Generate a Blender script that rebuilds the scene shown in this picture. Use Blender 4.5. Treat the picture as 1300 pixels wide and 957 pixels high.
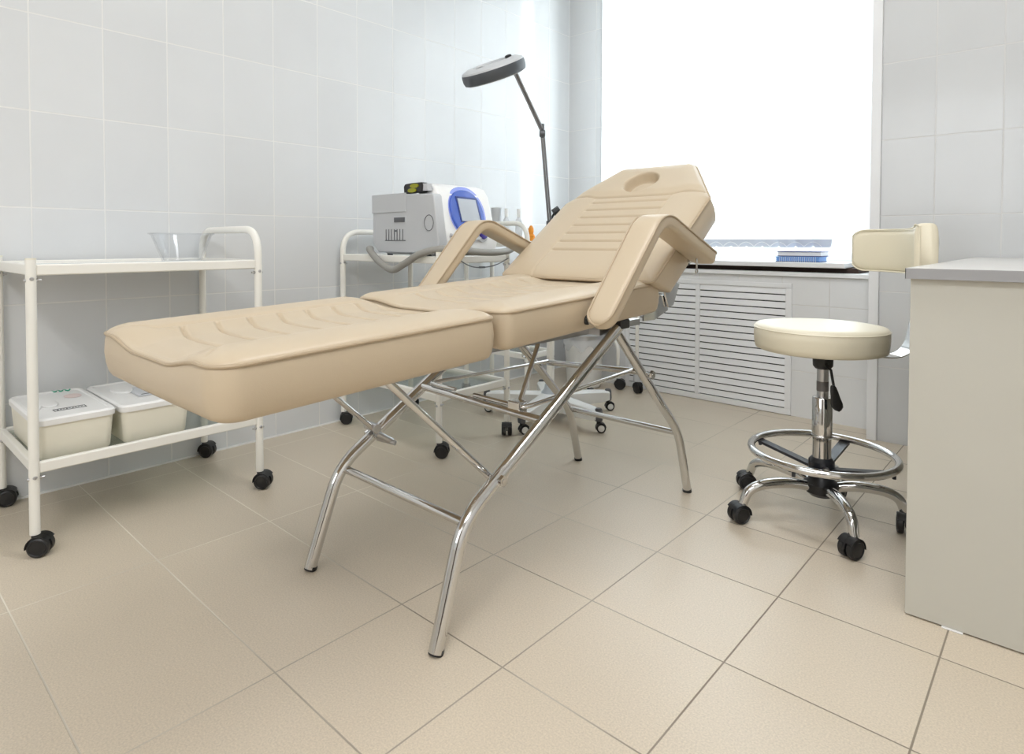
import bpy, math, random
import numpy as np
from mathutils import Vector, Matrix
random.seed(7)
SC = bpy.context.scene
for o in list(bpy.data.objects): bpy.data.objects.remove(o)
R = math.radians
PI = math.pi

# ------------------------------------------------------------ camera, light, exposure
F_PX, PX, PY = 790.0, 631.8, 326.35
YAW, TILT, ROLL = R(42.68), R(1.4147), R(0.0886)
CAM = Vector((2.374, 0.0, 0.796))
cd = bpy.data.cameras.new('camera'); cam = bpy.data.objects.new('camera', cd)
SC.collection.objects.link(cam); SC.camera = cam
fwd = Vector((-math.sin(YAW)*math.cos(TILT), math.cos(YAW)*math.cos(TILT), -math.sin(TILT)))
rt = Vector((math.cos(YAW), math.sin(YAW), 0)); up = rt.cross(fwd)
rr = rt*math.cos(ROLL)+up*math.sin(ROLL); ur = -rt*math.sin(ROLL)+up*math.cos(ROLL)
cam.matrix_world = Matrix(((rr.x, ur.x, -fwd.x, CAM.x), (rr.y, ur.y, -fwd.y, CAM.y), (rr.z, ur.z, -fwd.z, CAM.z), (0, 0, 0, 1)))
cd.sensor_width = 36; cd.sensor_fit = 'HORIZONTAL'
cd.lens = F_PX/1300*36
cd.shift_x = (650-PX)/1300
cd.shift_y = -(478.5-PY)/1300
cd.clip_start = 0.02

W = bpy.data.worlds.new('sky'); SC.world = W; W.use_nodes = True
bg = W.node_tree.nodes['Background']; bg.inputs[0].default_value = (0.86, 0.93, 1, 1); bg.inputs[1].default_value = 2.0
SC.view_settings.view_transform = 'Standard'; SC.view_settings.look = 'None'
SC.view_settings.gamma = 1; SC.view_settings.use_curve_mapping = False
SC.view_settings.exposure = 0.17

def area(name, loc, target, sx, sy, power, col=(1, 1, 1), spread=180):
    l = bpy.data.lights.new(name, 'AREA'); l.shape = 'RECTANGLE'; l.size = sx; l.size_y = sy
    l.energy = power; l.color = col; l.spread = R(spread)
    o = bpy.data.objects.new(name, l); SC.collection.objects.link(o); o.location = loc
    d = Vector(target)-Vector(loc); o.rotation_euler = d.to_track_quat('-Z', 'Y').to_euler()
    return o
area('window_daylight', (0.98, 3.75, 1.62), (0.98, 0, 1.4), 1.7, 2.0, 68, (0.97, 0.985, 1))
area('ceiling_fill_light', (1.75, 1.2, 2.64), (1.75, 1.2, 0), 1.15, 0.55, 15, (0.98, 0.985, 1))  # added light of the unseen ceiling lamps, as is the next one
area('ceiling_fill_light', (2.7, -1.0, 2.64), (2.5, -0.6, 0), 1.15, 0.55, 46, (0.99, 0.99, 1))

area('rear_fill_light', (1.35, -1.84, 1.5), (1.35, 1.0, 1.2), 1.5, 1.4, 13, (0.97, 0.985, 1))  # added fill from behind the camera, brightens under the bed

# ------------------------------------------------------------ materials
def nm(name):
    m = bpy.data.materials.new(name); m.use_nodes = True
    return m, m.node_tree.nodes, m.node_tree.links, m.node_tree.nodes['Principled BSDF']
def srgb(r, g, b):
    f = lambda c: (c/255/12.92) if c/255 <= 0.04045 else ((c/255+0.055)/1.055)**2.4
    return (f(r), f(g), f(b), 1)
def mat(name, col, rough=0.5, metal=0.0, bump=0, scale=200, spec=0.5, coat=0, var=0.03):
    m, n, l, b = nm(name)
    b.inputs['Roughness'].default_value = rough; b.inputs['Metallic'].default_value = metal
    b.inputs['Specular IOR Level'].default_value = spec; b.inputs['Coat Weight'].default_value = coat
    tc = n.new('ShaderNodeTexCoord'); nz = n.new('ShaderNodeTexNoise'); nz.inputs['Scale'].default_value = scale if bump else 9
    nz.inputs['Detail'].default_value = 4
    l.new(tc.outputs['Object'], nz.inputs['Vector'])
    mx = n.new('ShaderNodeMix'); mx.data_type = 'RGBA'
    mx.inputs[6].default_value = tuple(c*(1-var) for c in col[:3])+(1,)
    mx.inputs[7].default_value = tuple(min(1, c*(1+var)) for c in col[:3])+(1,)
    l.new(nz.outputs[0], mx.inputs[0]); l.new(mx.outputs[2], b.inputs['Base Color'])
    if bump:
        bp = n.new('ShaderNodeBump'); bp.inputs['Strength'].default_value = bump; bp.inputs['Distance'].default_value = 0.001
        l.new(nz.outputs[0], bp.inputs['Height']); l.new(bp.outputs[0], b.inputs['Normal'])
    return m
def tile_mat(name, ax, pitch, off, gw, tile_col, grout_col, rough, speck=0.0, wav=0.15, spec=0.5, blotch=0.02, floor=False):
    """grid of tiles over two object axes; joints lie slightly below the glaze"""
    m, n, l, b = nm(name)
    tc = n.new('ShaderNodeTexCoord'); sp = n.new('ShaderNodeSeparateXYZ'); l.new(tc.outputs['Object'], sp.inputs[0])
    def M(op, a, bb=None, c=None):
        q = n.new('ShaderNodeMath'); q.operation = op
        for i, v in enumerate((a, bb, c)):
            if v is None: continue
            if isinstance(v, (int, float)): q.inputs[i].default_value = v
            else: l.new(v, q.inputs[i])
        return q.outputs[0]
    ds = []; ids = []
    for i in range(2):
        s = M('DIVIDE', M('SUBTRACT', sp.outputs[ax[i]], off[i]), pitch[i])
        fr = M('FRACT', s); ids.append(M('FLOOR', s))
        ds.append(M('MULTIPLY', M('MINIMUM', fr, M('SUBTRACT', 1.0, fr)), pitch[i]))
    if floor:   # some joints near the left wall are filled almost flush with the tiles
        s0 = M('DIVIDE', M('SUBTRACT', sp.outputs[ax[0]], off[0]), pitch[0])
        odd = M('ABSOLUTE', M('SUBTRACT', M('FRACT', M('MULTIPLY', M('ROUND', s0), 0.5)), 0.5))     # 0.5 on even joints
        odd = M('MULTIPLY', odd, M('LESS_THAN', sp.outputs[ax[0]], 1.2))
        ds[0] = M('ADD', ds[0], M('MULTIPLY', odd, 0.0030))
    d = M('MINIMUM', ds[0], ds[1])
    mr = n.new('ShaderNodeMapRange'); mr.interpolation_type = 'SMOOTHSTEP'
    mr.inputs[1].default_value = gw*0.5; mr.inputs[2].default_value = gw*0.5+0.0012
    l.new(d, mr.inputs[0])
    cb = n.new('ShaderNodeCombineXYZ'); l.new(ids[0], cb.inputs[0]); l.new(ids[1], cb.inputs[1])
    wn = n.new('ShaderNodeTexWhiteNoise'); wn.noise_dimensions = '3D'; l.new(cb.outputs[0], wn.inputs['Vector'])
    nz = n.new('ShaderNodeTexNoise'); nz.inputs['Scale'].default_value = 300; nz.inputs['Detail'].default_value = 3
    l.new(tc.outputs['Object'], nz.inputs['Vector'])
    n2 = n.new('ShaderNodeTexNoise'); n2.inputs['Scale'].default_value = 5; n2.inputs['Detail'].default_value = 3
    l.new(tc.outputs['Object'], n2.inputs['Vector'])
    f = M('ADD', M('ADD', M('MULTIPLY', M('SUBTRACT', wn.outputs[0], 0.5), blotch*2), M('MULTIPLY', M('SUBTRACT', n2.outputs[0], 0.5), blotch*3)),
          M('MULTIPLY', M('SUBTRACT', nz.outputs[0], 0.5), speck))
    hs = n.new('ShaderNodeHueSaturation'); hs.inputs['Color'].default_value = tile_col
    l.new(M('ADD', f, 1.0), hs.inputs['Value'])
    mx = n.new('ShaderNodeMix'); mx.data_type = 'RGBA'; mx.inputs[6].default_value = grout_col
    if floor:
        gn = n.new('ShaderNodeTexNoise'); gn.inputs['Scale'].default_value = 1.6; l.new(tc.outputs['Object'], gn.inputs['Vector'])
        gm = n.new('ShaderNodeMix'); gm.data_type = 'RGBA'; gm.inputs[6].default_value = grout_col; gm.inputs[7].default_value = srgb(236, 228, 212)
        gr = n.new('ShaderNodeMapRange'); gr.inputs[1].default_value = 0.9; gr.inputs[2].default_value = 0.3  # reflections put into the joint colour: paler on the left, darker on the right
        l.new(M('ADD', M('MULTIPLY', sp.outputs[0], 0.5), M('MULTIPLY', M('SUBTRACT', gn.outputs[0], 0.5), 1.2)), gr.inputs[0])
        l.new(gr.outputs[0], gm.inputs[0]); l.new(gm.outputs[2], mx.inputs[6])
    l.new(mr.outputs[0], mx.inputs[0]); l.new(hs.outputs[0], mx.inputs[7]); l.new(mx.outputs[2], b.inputs['Base Color'])
    rg = M('ADD', M('MULTIPLY', mr.outputs[0], rough-0.8), 0.8); l.new(rg, b.inputs['Roughness'])
    b.inputs['Specular IOR Level'].default_value = spec
    bp = n.new('ShaderNodeBump'); bp.inputs['Strength'].default_value = 0.6; bp.inputs['Distance'].default_value = 0.001
    l.new(M('ADD', mr.outputs[0], M('MULTIPLY', n2.outputs[0], wav)), bp.inputs['Height']); l.new(bp.outputs[0], b.inputs['Normal'])
    return m

LEATHER = mat('beige_leatherette', srgb(200, 183, 157), 0.38, bump=0.18, scale=700)
PIPING = mat('beige_piping', srgb(184, 165, 138), 0.45)
IVORY = mat('ivory_leatherette', srgb(230, 222, 199), 0.4, bump=0.12, scale=600)
CHROME = mat('chrome', (0.66, 0.655, 0.645, 1), 0.08, 1.0)
STEEL = mat('brushed_steel', (0.55, 0.55, 0.56, 1), 0.3, 1.0)
LAMP_ARM = mat('dark_chromed_arm', (0.30, 0.30, 0.31, 1), 0.3, 0.9)
BLACK = mat('black_plastic', (0.012, 0.012, 0.013, 1), 0.4)
BLACK_METAL = mat('black_metal', (0.02, 0.022, 0.028, 1), 0.3)
WHITE_METAL = mat('white_powder_coat', srgb(240, 238, 230), 0.35)
WHITE_PL = mat('white_plastic', srgb(240, 240, 238), 0.35)
CREAM_PL = mat('cream_plastic', srgb(238, 234, 218), 0.4)
WHITE_SHEET = mat('white_sheet', srgb(236, 238, 240), 0.25)
GREY_PL = mat('grey_plastic', srgb(194, 196, 198), 0.45)
GREY_DK = mat('dark_grey_plastic', srgb(90, 92, 96), 0.4)
HOSE = mat('grey_hose', srgb(150, 148, 142), 0.45)
BLUE = mat('blue_plastic', srgb(58, 92, 190), 0.25, coat=0.5)
BLUE_LT = mat('pale_blue_plastic', srgb(150, 165, 235), 0.2)
PURPLE = mat('violet_plastic', srgb(50, 30, 130), 0.25)
SCREEN = mat('grey_screen', srgb(190, 196, 204), 0.12)
RED = mat('red_print', srgb(205, 60, 60), 0.5)
GREEN = mat('green_ink', srgb(70, 170, 140), 0.5)
ORANGE = mat('orange_plastic', srgb(236, 150, 40), 0.35)
YELLOW = mat('yellow_lens', srgb(150, 150, 20), 0.15)
PVC = mat('white_pvc', srgb(240, 241, 242), 0.3)
WALLP = mat('white_paint', srgb(240, 240, 238), 0.6)
DESK = mat('cream_laminate', srgb(200, 198, 188), 0.4)
DESK_TOP = mat('pale_grey_laminate', srgb(214, 212, 208), 0.35)
DESK_EDGE = mat('grey_edge_band', srgb(160, 160, 162), 0.45)
PAPER = mat('white_paper', srgb(238, 240, 244), 0.7)
NAVY = mat('navy_card', srgb(20, 45, 120), 0.45)
LBLUE = mat('sky_blue_card', srgb(120, 165, 225), 0.5)
WEIGHT = mat('grey_blind_weight', srgb(196, 202, 212), 0.5)
BROWN = mat('brown_gap_shade', srgb(60, 45, 38), 0.8)
INK = mat('black_ink', srgb(40, 42, 50), 0.6)
TILE_L = tile_mat('white_wall_tile_left', ('Y', 'Z'), (0.2, 0.3), (0.4408, 0.0), 0.0032, srgb(220, 222, 223), srgb(230, 230, 228), 0.12)
TILE_B = tile_mat('white_wall_tile_back', ('X', 'Z'), (0.2, 0.3), (0.0, 0.0), 0.0030, srgb(220, 222, 223), srgb(226, 226, 224), 0.12)
TILE_P = tile_mat('white_wall_tile_pier', ('X', 'Z'), (0.2, 0.3), (1.988, 0.0), 0.0030, srgb(216, 218, 219), srgb(222, 222, 221), 0.12)
TILE_C = tile_mat('white_wall_tile_cover', ('X', 'Z'), (0.2, 0.3), (1.595, 0.21), 0.0025, srgb(232, 233, 233), srgb(222, 221, 218), 0.15)
FLOOR = tile_mat('beige_floor_tile', ('X', 'Y'), (0.2985, 0.2957), (1.605, 1.1445), 0.0019, srgb(210, 197, 177), srgb(142, 131, 116), 0.33, speck=0.55, wav=0.03, blotch=0.02, floor=True)

def glass_mat(name, tint, alpha, rough=0.03):
    m, n, l, b = nm(name)
    out = n['Material Output']; n.remove(b)
    t = n.new('ShaderNodeBsdfTransparent'); t.inputs[0].default_value = tint
    g = n.new('ShaderNodeBsdfGlossy'); g.inputs['Roughness'].default_value = rough
    fr = n.new('ShaderNodeLayerWeight'); pw = n.new('ShaderNodeMath'); pw.operation = 'POWER'; pw.inputs[1].default_value = 4.0; l.new(fr.outputs['Facing'], pw.inputs[0])
    ad = n.new('ShaderNodeMath'); ad.operation = 'MULTIPLY_ADD'; ad.inputs[1].default_value = 0.6; ad.inputs[2].default_value = alpha+0.03; l.new(pw.outputs[0], ad.inputs[0])
    mx = n.new('ShaderNodeMixShader'); l.new(ad.outputs[0], mx.inputs[0]); l.new(t.outputs[0], mx.inputs[1]); l.new(g.outputs[0], mx.inputs[2])
    l.new(mx.outputs[0], out.inputs[0])
    return m
PANE = glass_mat('window_glass', (0.95, 0.98, 0.98, 1), 0.0)
BOWL = glass_mat('clear_bowl_plastic', (0.97, 0.975, 0.98, 1), 0.02, 0.05)
SHELF_GLASS = glass_mat('greenish_shelf_glass', (0.80, 0.84, 0.81, 1), 0.08, 0.08)
def translucent(name, col, fac, rough=1.0, transp=0.0):
    m, n, l, b = nm(name)
    out = n['Material Output']; b.inputs['Base Color'].default_value = col; b.inputs['Roughness'].default_value = 0.7
    t = n.new('ShaderNodeBsdfTranslucent'); t.inputs[0].default_value = col
    wv = n.new('ShaderNodeTexWave'); wv.inputs['Scale'].default_value = 60; wv.inputs['Distortion'].default_value = 1.5
    tc = n.new('ShaderNodeTexCoord'); l.new(tc.outputs['Object'], wv.inputs[0])
    bp = n.new('ShaderNodeBump'); bp.inputs['Strength'].default_value = 0.05; l.new(wv.outputs[1], bp.inputs['Height']); l.new(bp.outputs[0], b.inputs['Normal'])
    mx = n.new('ShaderNodeMixShader'); mx.inputs[0].default_value = fac
    l.new(b.outputs[0], mx.inputs[1]); l.new(t.outputs[0], mx.inputs[2])
    last = mx.outputs[0]
    if transp:
        tr = n.new('ShaderNodeBsdfTransparent'); m2 = n.new('ShaderNodeMixShader'); m2.inputs[0].default_value = transp
        l.new(last, m2.inputs[1]); l.new(tr.outputs[0], m2.inputs[2]); last = m2.outputs[0]
    l.new(last, out.inputs[0])
    return m
BLIND = translucent('white_blind_fabric', (0.93, 0.94, 0.95, 1), 0.65)
BAG = translucent('clear_bin_bag', (0.85, 0.86, 0.88, 1), 0.4, transp=0.45)
BOTTLE = translucent('frosted_bottle', (0.90, 0.91, 0.92, 1), 0.4, transp=0.25)
def emit(name, col, s):
    m, n, l, b = nm(name); b.inputs['Emission Color'].default_value = col; b.inputs['Emission Strength'].default_value = s
    return m
LAMP_E = emit('lit_diffuser', (0.97, 0.985, 1, 1), 2.0)

# ------------------------------------------------------------ geometry helpers
def link(o): SC.collection.objects.link(o)
class MB:
    def __init__(s): s.v = []; s.f = []
    def add(s, vs, fs):
        k = len(s.v); s.v += [tuple(v) for v in vs]; s.f += [tuple(i+k for i in f) for f in fs]; return s
    def box(s, a, b):
        x0, y0, z0 = a; x1, y1, z1 = b
        return s.add([(x0, y0, z0), (x1, y0, z0), (x1, y1, z0), (x0, y1, z0), (x0, y0, z1), (x1, y0, z1), (x1, y1, z1), (x0, y1, z1)],
                     [(0, 3, 2, 1), (4, 5, 6, 7), (0, 1, 5, 4), (1, 2, 6, 5), (2, 3, 7, 6), (3, 0, 4, 7)])
    def tube(s, pts, r, n=16, closed=False, caps=True, flat=None):
        """sweep a circle (or flat=(w,h) ellipse) along pts; r may be a list"""
        P = [Vector(p) for p in pts]; m = len(P)
        rs = r if isinstance(r, (list, tuple)) else [r]*m
        T = []
        for i in range(m):
            if closed: t = P[(i+1) % m]-P[i-1]
            else: t = P[min(i+1, m-1)]-P[max(i-1, 0)]
            T.append(t.normalized())
        a = Vector((0, 0, 1)) if abs(T[0].z) < 0.9 else Vector((1, 0, 0))
        N = (a-T[0]*a.dot(T[0])).normalized(); vs = []; 
        for i in range(m):
            N = (N-T[i]*N.dot(T[i])).normalized(); B = T[i].cross(N)
            for k in range(n):
                an = 2*PI*k/n; vs.append(P[i]+(N*math.cos(an)+B*math.sin(an))*rs[i])
        fs = []
        for i in range(m if closed else m-1):
            j = (i+1) % m
            for k in range(n):
                k2 = (k+1) % n; fs.append((i*n+k, i*n+k2, j*n+k2, j*n+k))
        if caps and not closed:
            fs.append(tuple(reversed(range(n)))); fs.append(tuple((m-1)*n+k for k in range(n)))
        return s.add(vs, fs)
    def cyl(s, p, q, r, r2=None, n=24): return s.tube([p, q], [r, r if r2 is None else r2], n)
    def lathe(s, prof, c, n=40, M=None):
        """prof: (radius, height) from bottom to top round local z; M orients, c places"""
        M = M or Matrix.Identity(3); c = Vector(c); vs = []; fs = []; m = len(prof)
        for r, h in prof:
            for k in range(n):
                a = 2*PI*k/n; vs.append(c+M @ Vector((r*math.cos(a), r*math.sin(a), h)))
        for i in range(m-1):
            for k in range(n):
                k2 = (k+1) % n; fs.append((i*n+k, i*n+k2, (i+1)*n+k2, (i+1)*n+k))
        if prof[0][0] > 1e-6: fs.append(tuple(reversed(range(n))))
        if prof[-1][0] > 1e-6: fs.append(tuple((m-1)*n+k for k in range(n)))
        return s.add(vs, fs)
    def prism(s, poly, fn, d0, d1):
        """poly in 2D, fn(a,b,d)->xyz"""
        n = len(poly); vs = [fn(a, b, d0) for a, b in poly]+[fn(a, b, d1) for a, b in poly]
        fs = [tuple(reversed(range(n))), tuple(range(n, 2*n))]+[(i, (i+1) % n, n+(i+1) % n, n+i) for i in range(n)]
        return s.add(vs, fs)
    def build(s, name, m, parent=None, bevel=0, seg=2, smooth=35, label=None):
        me = bpy.data.meshes.new(name); off = parent_loc(parent)
        me.from_pydata([(x-off[0], y-off[1], z-off[2]) for x, y, z in s.v], [], s.f); me.validate()
        import bmesh
        bm = bmesh.new(); bm.from_mesh(me); bmesh.ops.recalc_face_normals(bm, faces=bm.faces)
        for e in bm.edges:
            if len(e.link_faces) == 2 and e.calc_face_angle(0) > R(smooth): e.smooth = False
        for f in bm.faces: f.smooth = True
        bm.to_mesh(me); bm.free()
        me.materials.append(m)
        o = bpy.data.objects.new(name, me); link(o)
        if parent: o.parent = parent
        if bevel:
            b = o.modifiers.new('bevel', 'BEVEL'); b.width = bevel; b.segments = seg; b.limit_method = 'ANGLE'; b.angle_limit = R(40); b.harden_normals = True
        if label: o['label'] = label
        return o
def parent_loc(p):
    l = Vector((0, 0, 0))
    while p is not None: l = l+p.location; p = p.parent
    return l
def thing(name, loc, label, cat, group=None):
    o = bpy.data.objects.new(name, None); link(o); o.location = loc; o.empty_display_size = 0.05
    return tag(o, label, cat, group)
def tag(o, label, cat, group=None):
    o['label'] = label; o['category'] = cat
    if group: o['group'] = group
    return o
def struct(o): o['kind'] = 'structure'; return o
def fillet(pts, rad, seg=8):
    """round the inner corners of a polyline"""
    P = [Vector(p) for p in pts]; out = [P[0]]
    rad = rad if isinstance(rad, (list, tuple)) else [rad]*(len(P)-2)
    for i in range(1, len(P)-1):
        a, b, c = P[i-1], P[i], P[i+1]; r = rad[i-1]
        u = (a-b); w = (c-b); d = min(r, u.length*0.49, w.length*0.49)
        p = b+u.normalized()*d; q = b+w.normalized()*d
        for k in range(seg+1):
            t = k/seg; out.append(p*(1-t)**2+b*2*t*(1-t)+q*t*t)
    out.append(P[-1]); return out
def smooth_path(pts, n=8):
    """Catmull-Rom"""
    P = [Vector(p) for p in pts]; P = [P[0]*2-P[1]]+P+[P[-1]*2-P[-2]]; out = []
    for i in range(1, len(P)-2):
        for k in range(n):
            t = k/n; a, b, c, d = P[i-1:i+3]
            out.append(0.5*((2*b)+(c-a)*t+(2*a-5*b+4*c-d)*t*t+(3*b-a-3*c+d)*t**3))
    out.append(P[-2]); return out
def ring_pts(c, r, n=64, z=None): return [(c[0]+r*math.cos(2*PI*k/n), c[1]+r*math.sin(2*PI*k/n), c[2]) for k in range(n)]
def ellipsoid(c, rx, ry, rz, n=24, m=14):
    mb = MB(); vs = []; fs = []
    for i in range(m+1):
        ph = -PI/2+PI*i/m
        for k in range(n):
            a = 2*PI*k/n; vs.append((c[0]+rx*math.cos(ph)*math.cos(a), c[1]+ry*math.cos(ph)*math.sin(a), c[2]+rz*math.sin(ph)))
    for i in range(m):
        for k in range(n): fs.append((i*n+k, i*n+(k+1) % n, (i+1)*n+(k+1) % n, (i+1)*n+k))
    return mb.add(vs, fs)
def basis(nrm, xd=None):
    z = Vector(nrm).normalized(); x = Vector(xd or ((1, 0, 0) if abs(z.x) < 0.8 else (0, 1, 0))); x = (x-z*x.dot(z)).normalized(); y = z.cross(x)
    return Matrix((x, y, z)).transposed()

# ------------------------------------------------------------ the room
XR, YF, HC = 4.0, -1.9, 2.7
struct(MB().box((0, YF, -0.06), (XR, 3.3, 0)).build('floor', FLOOR))
struct(MB().box((0, YF, HC), (XR, 3.3, HC+0.06)).build('ceiling', WALLP))
struct(MB().box((-0.1, YF, -0.06), (0, 3.35, HC+0.06)).build('wall_left', TILE_L))
struct(MB().box((XR, YF, -0.06), (XR+0.1, 3.35, HC+0.06)).build('wall_right', mat('grey_beige_paint', srgb(232, 231, 229), 0.6)))
struct(MB().box((-0.1, YF-0.1, -0.06), (XR+0.1, YF, HC+0.06)).build('wall_front', mat('taupe_paint', srgb(216, 213, 208), 0.6)))
dr0 = MB().box((2.5, YF+0.002, 0), (3.4, YF+0.05, 2.1)).build('added_door', mat('dark_door', srgb(70, 52, 40), 0.35), bevel=0.004); struct(dr0)  # unseen door, added to give the chrome dark reflections
MB().tube(fillet([(2.58, YF+0.05, 1.0), (2.58, YF+0.10, 1.0), (2.70, YF+0.10, 1.0)], 0.02), 0.009, 10).build('door_handle', STEEL, dr0)
w = MB(); w.box((0, 3.25, 0), (0.27, 3.35, HC)); w.box((1.70, 3.25, 0), (1.80, 3.35, HC)); w.box((0.27, 3.25, 0), (1.70, 3.35, 0.69)); w.box((0.27, 3.25, 2.5), (1.70, 3.35, HC))
struct(w.build('wall_back', TILE_B))
struct(MB().box((1.79, 2.86, 0), (XR, 3.3, HC)).build('wall_pier', TILE_P))
t = MB(); t.box((1.776, 2.848, 0.0), (1.812, 2.862, HC)); t.box((1.776, 2.862, 0.0), (1.789, 2.995, HC))
struct(t.build('trim_1', PVC, bevel=0.003))
t = MB(); t.box((0, YF, 0), (0.006, 3.25, 0.006)); struct(t.build('baseboard_left', WALLP))

t = MB(); t.box((0.250, 3.238, 0.707), (0.275, 3.249, 2.6)); struct(t.build('trim_5', PVC, bevel=0.003))
# radiator cover with its white ledge
cv = MB(); cv.box((0.22, 3.0, 0), (0.575, 3.02, 0.64)); cv.box((1.44, 3.0, 0), (1.776, 3.02, 0.64)); cv.box((0.575, 3.0, 0.607), (1.44, 3.02, 0.64)); cv.box((0.20, 3.0, 0), (0.22, 3.25, 0.64))
struct(cv.build('wall_cover', TILE_C))
cl = MB(); cl.box((0.20, 2.985, 0.64), (1.776, 3.25, 0.66))
struct(cl.build('trim_2', PVC, bevel=0.003))
gap = MB(); gap.box((0.25, 3.03, 0.6605), (1.70, 3.245, 0.6825)); struct(gap.build('sill_gap_shade', BROWN))  # the gap's shade put into a dark block, brown pieces included
sl = MB(); sl.box((0.245, 2.97, 0.683), (1.66, 3.25, 0.706))
struct(sl.build('trim_4', PVC, bevel=0.004, seg=3))

g = thing('radiator_grille', (1.0, 3.0, 0.0), 'white louvred double radiator grille set in the cover under the window', 'grille')
fr = MB()
fr.box((0.575, 2.992, 0.585), (1.44, 3.004, 0.607)); fr.box((0.575, 2.992, 0.002), (1.44, 3.004, 0.030))
fr.box((0.575, 2.992, 0.030), (0.597, 3.004, 0.585)); fr.box((0.978, 2.990, 0.030), (1.000, 3.004, 0.585)); fr.box((1.412, 2.992, 0.030), (1.44, 3.004, 0.585))
fr.build('frame', PVC, g, bevel=0.002)
for x0, x1 in ((0.597, 0.978), (1.0, 1.412)):
    sm = MB(); n = 17; pitch = 0.555/n
    for i in range(n):
        z = 0.030+pitch*i
        sm.prism([(2.9930, z+0.0062), (2.9985, z+pitch-0.0005), (3.0005, z+pitch-0.0015), (2.9955, z+0.0042)], lambda a, b, d: (d, a, b), x0, x1)
    sm.build('louvre_panel', PVC, g)
bk = MB(); bk.box((0.58, 3.010, 0.01), (1.435, 3.013, 0.60)); bk.build('louvre_gap_shade', BLACK, g)  # black sheet put in as the shade behind the louvres

# window
wn = thing('window_1', (0.98, 3.27, 0.7), '', ''); del wn['label']; del wn['category']; struct(wn)
fm = MB()
for a, b in (((0.27, 3.27, 0.69), (1.70, 3.33, 0.75)), ((0.27, 3.27, 2.44), (1.70, 3.33, 2.5)), ((0.27, 3.27, 0.75), (0.33, 3.33, 2.44)), ((1.64, 3.27, 0.75), (1.70, 3.33, 2.44)), ((0.95, 3.27, 0.75), (1.02, 3.33, 2.44))): fm.box(a, b)
fm.build('window_frame', PVC, wn, bevel=0.004)
MB().box((0.33, 3.295, 0.75), (0.95, 3.30, 2.44)).build('pane', PANE, wn)
MB().box((1.02, 3.295, 0.75), (1.64, 3.30, 2.44)).build('pane', PANE, wn)

# made-up window behind the camera, added to fill under the bed
w2 = bpy.data.objects.new('added_window', None); link(w2); w2.location = (1.35, YF, 0.8); struct(w2)
f2 = MB()
for a, b in (((0.55, YF, 0.75), (2.15, YF+0.04, 0.80)), ((0.55, YF, 2.20), (2.15, YF+0.04, 2.25)), ((0.55, YF, 0.80), (0.60, YF+0.04, 2.20)), ((2.10, YF, 0.80), (2.15, YF+0.04, 2.20)), ((1.33, YF, 0.80), (1.37, YF+0.04, 2.20))): f2.box(a, b)
f2.build('window_frame', PVC, w2, bevel=0.004)
for a, b in ((0.60, 1.33), (1.37, 2.10)): MB().box((a, YF+0.015, 0.80), (b, YF+0.02, 2.20)).build('pane', mat('bright_pane', srgb(225, 230, 235), 0.1), w2)

# vertical blind
bl = thing('vertical_blind', (0.98, 3.15, 0.77), 'white vertical slat blind covering the bright window above the sill', 'blind')
MB().box((0.29, 3.12, 2.50), (1.68, 3.18, 2.54)).build('head_rail', PVC, bl, bevel=0.003)
NS = 17; x0, x1 = 0.318, 1.640; pit = (x1-x0)/NS
for i in range(NS):
    cx = x0+pit*(i+0.5); wd = 0.089; th = R(10+random.uniform(-3, 3)); c, s_ = math.cos(th)*wd/2, math.sin(th)*wd/2
    m = MB(); vs = []; ns = 8
    for z in (0.812, 2.5):
        for k in range(ns+1):
            u = -1+2*k/ns; vs.append((cx+u*c, 3.15+u*s_-0.004*(1-u*u), z))
    for z in (2.5, 0.812):
        for k in range(ns+1):
            u = 1-2*k/ns; vs.append((cx+u*c, 3.15+u*s_-0.004*(1-u*u)+0.0006, z))
    n2 = 2*(ns+1); lo = vs[:ns+1]+vs[3*(ns+1):]; hi = vs[ns+1:n2]+vs[n2:3*(ns+1)]
    L = lo+hi; q = len(lo)
    fs = [(a, (a+1) % q, q+(a+1) % q, q+a) for a in range(q)]+[tuple(range(q)), tuple(range(q, 2*q))]
    m.add(L, fs)
    slat = m.build('slat', BLIND, bl)
    if i >= NS-1: continue
    wt = MB(); wt.prism([(-0.84, 0.778), (-0.66, 0.771), (0.66, 0.771), (0.84, 0.778), (0.90, 0.811), (-0.90, 0.811)], lambda a, b, d: (cx+a*c, 3.148+a*s_+d, b), -0.003, 0.0015)
    wt.build('slat_weight', WEIGHT, slat)
ch = MB(); 
for i in range(NS-2):
    cx = x0+pit*(i+0.5)
    ch.tube([(cx+pit*t/8, 3.139, 0.775+0.022*math.sin(PI*t/8)) for t in range(9)], 0.0012, 5)
ch.build('bead_chain', WHITE_PL, bl)

# unseen ceiling lamps, added to light the room (above the frame)
for x, y in ((1.75, 1.2), (2.7, -1.0)):
    cl_ = thing('added_ceiling_light', (x, y, HC), 'added white ceiling panel lamp ' + ('over the treatment bed' if x < 2 else 'behind the camera'), 'lamp')
    MB().box((x-0.61, y-0.31, 2.66), (x+0.61, y+0.31, HC)).build('housing', WHITE_PL, cl_, bevel=0.004)
    MB().box((x-0.58, y-0.28, 2.655), (x+0.58, y+0.28, 2.66)).build('diffuser', LAMP_E, cl_)

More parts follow.
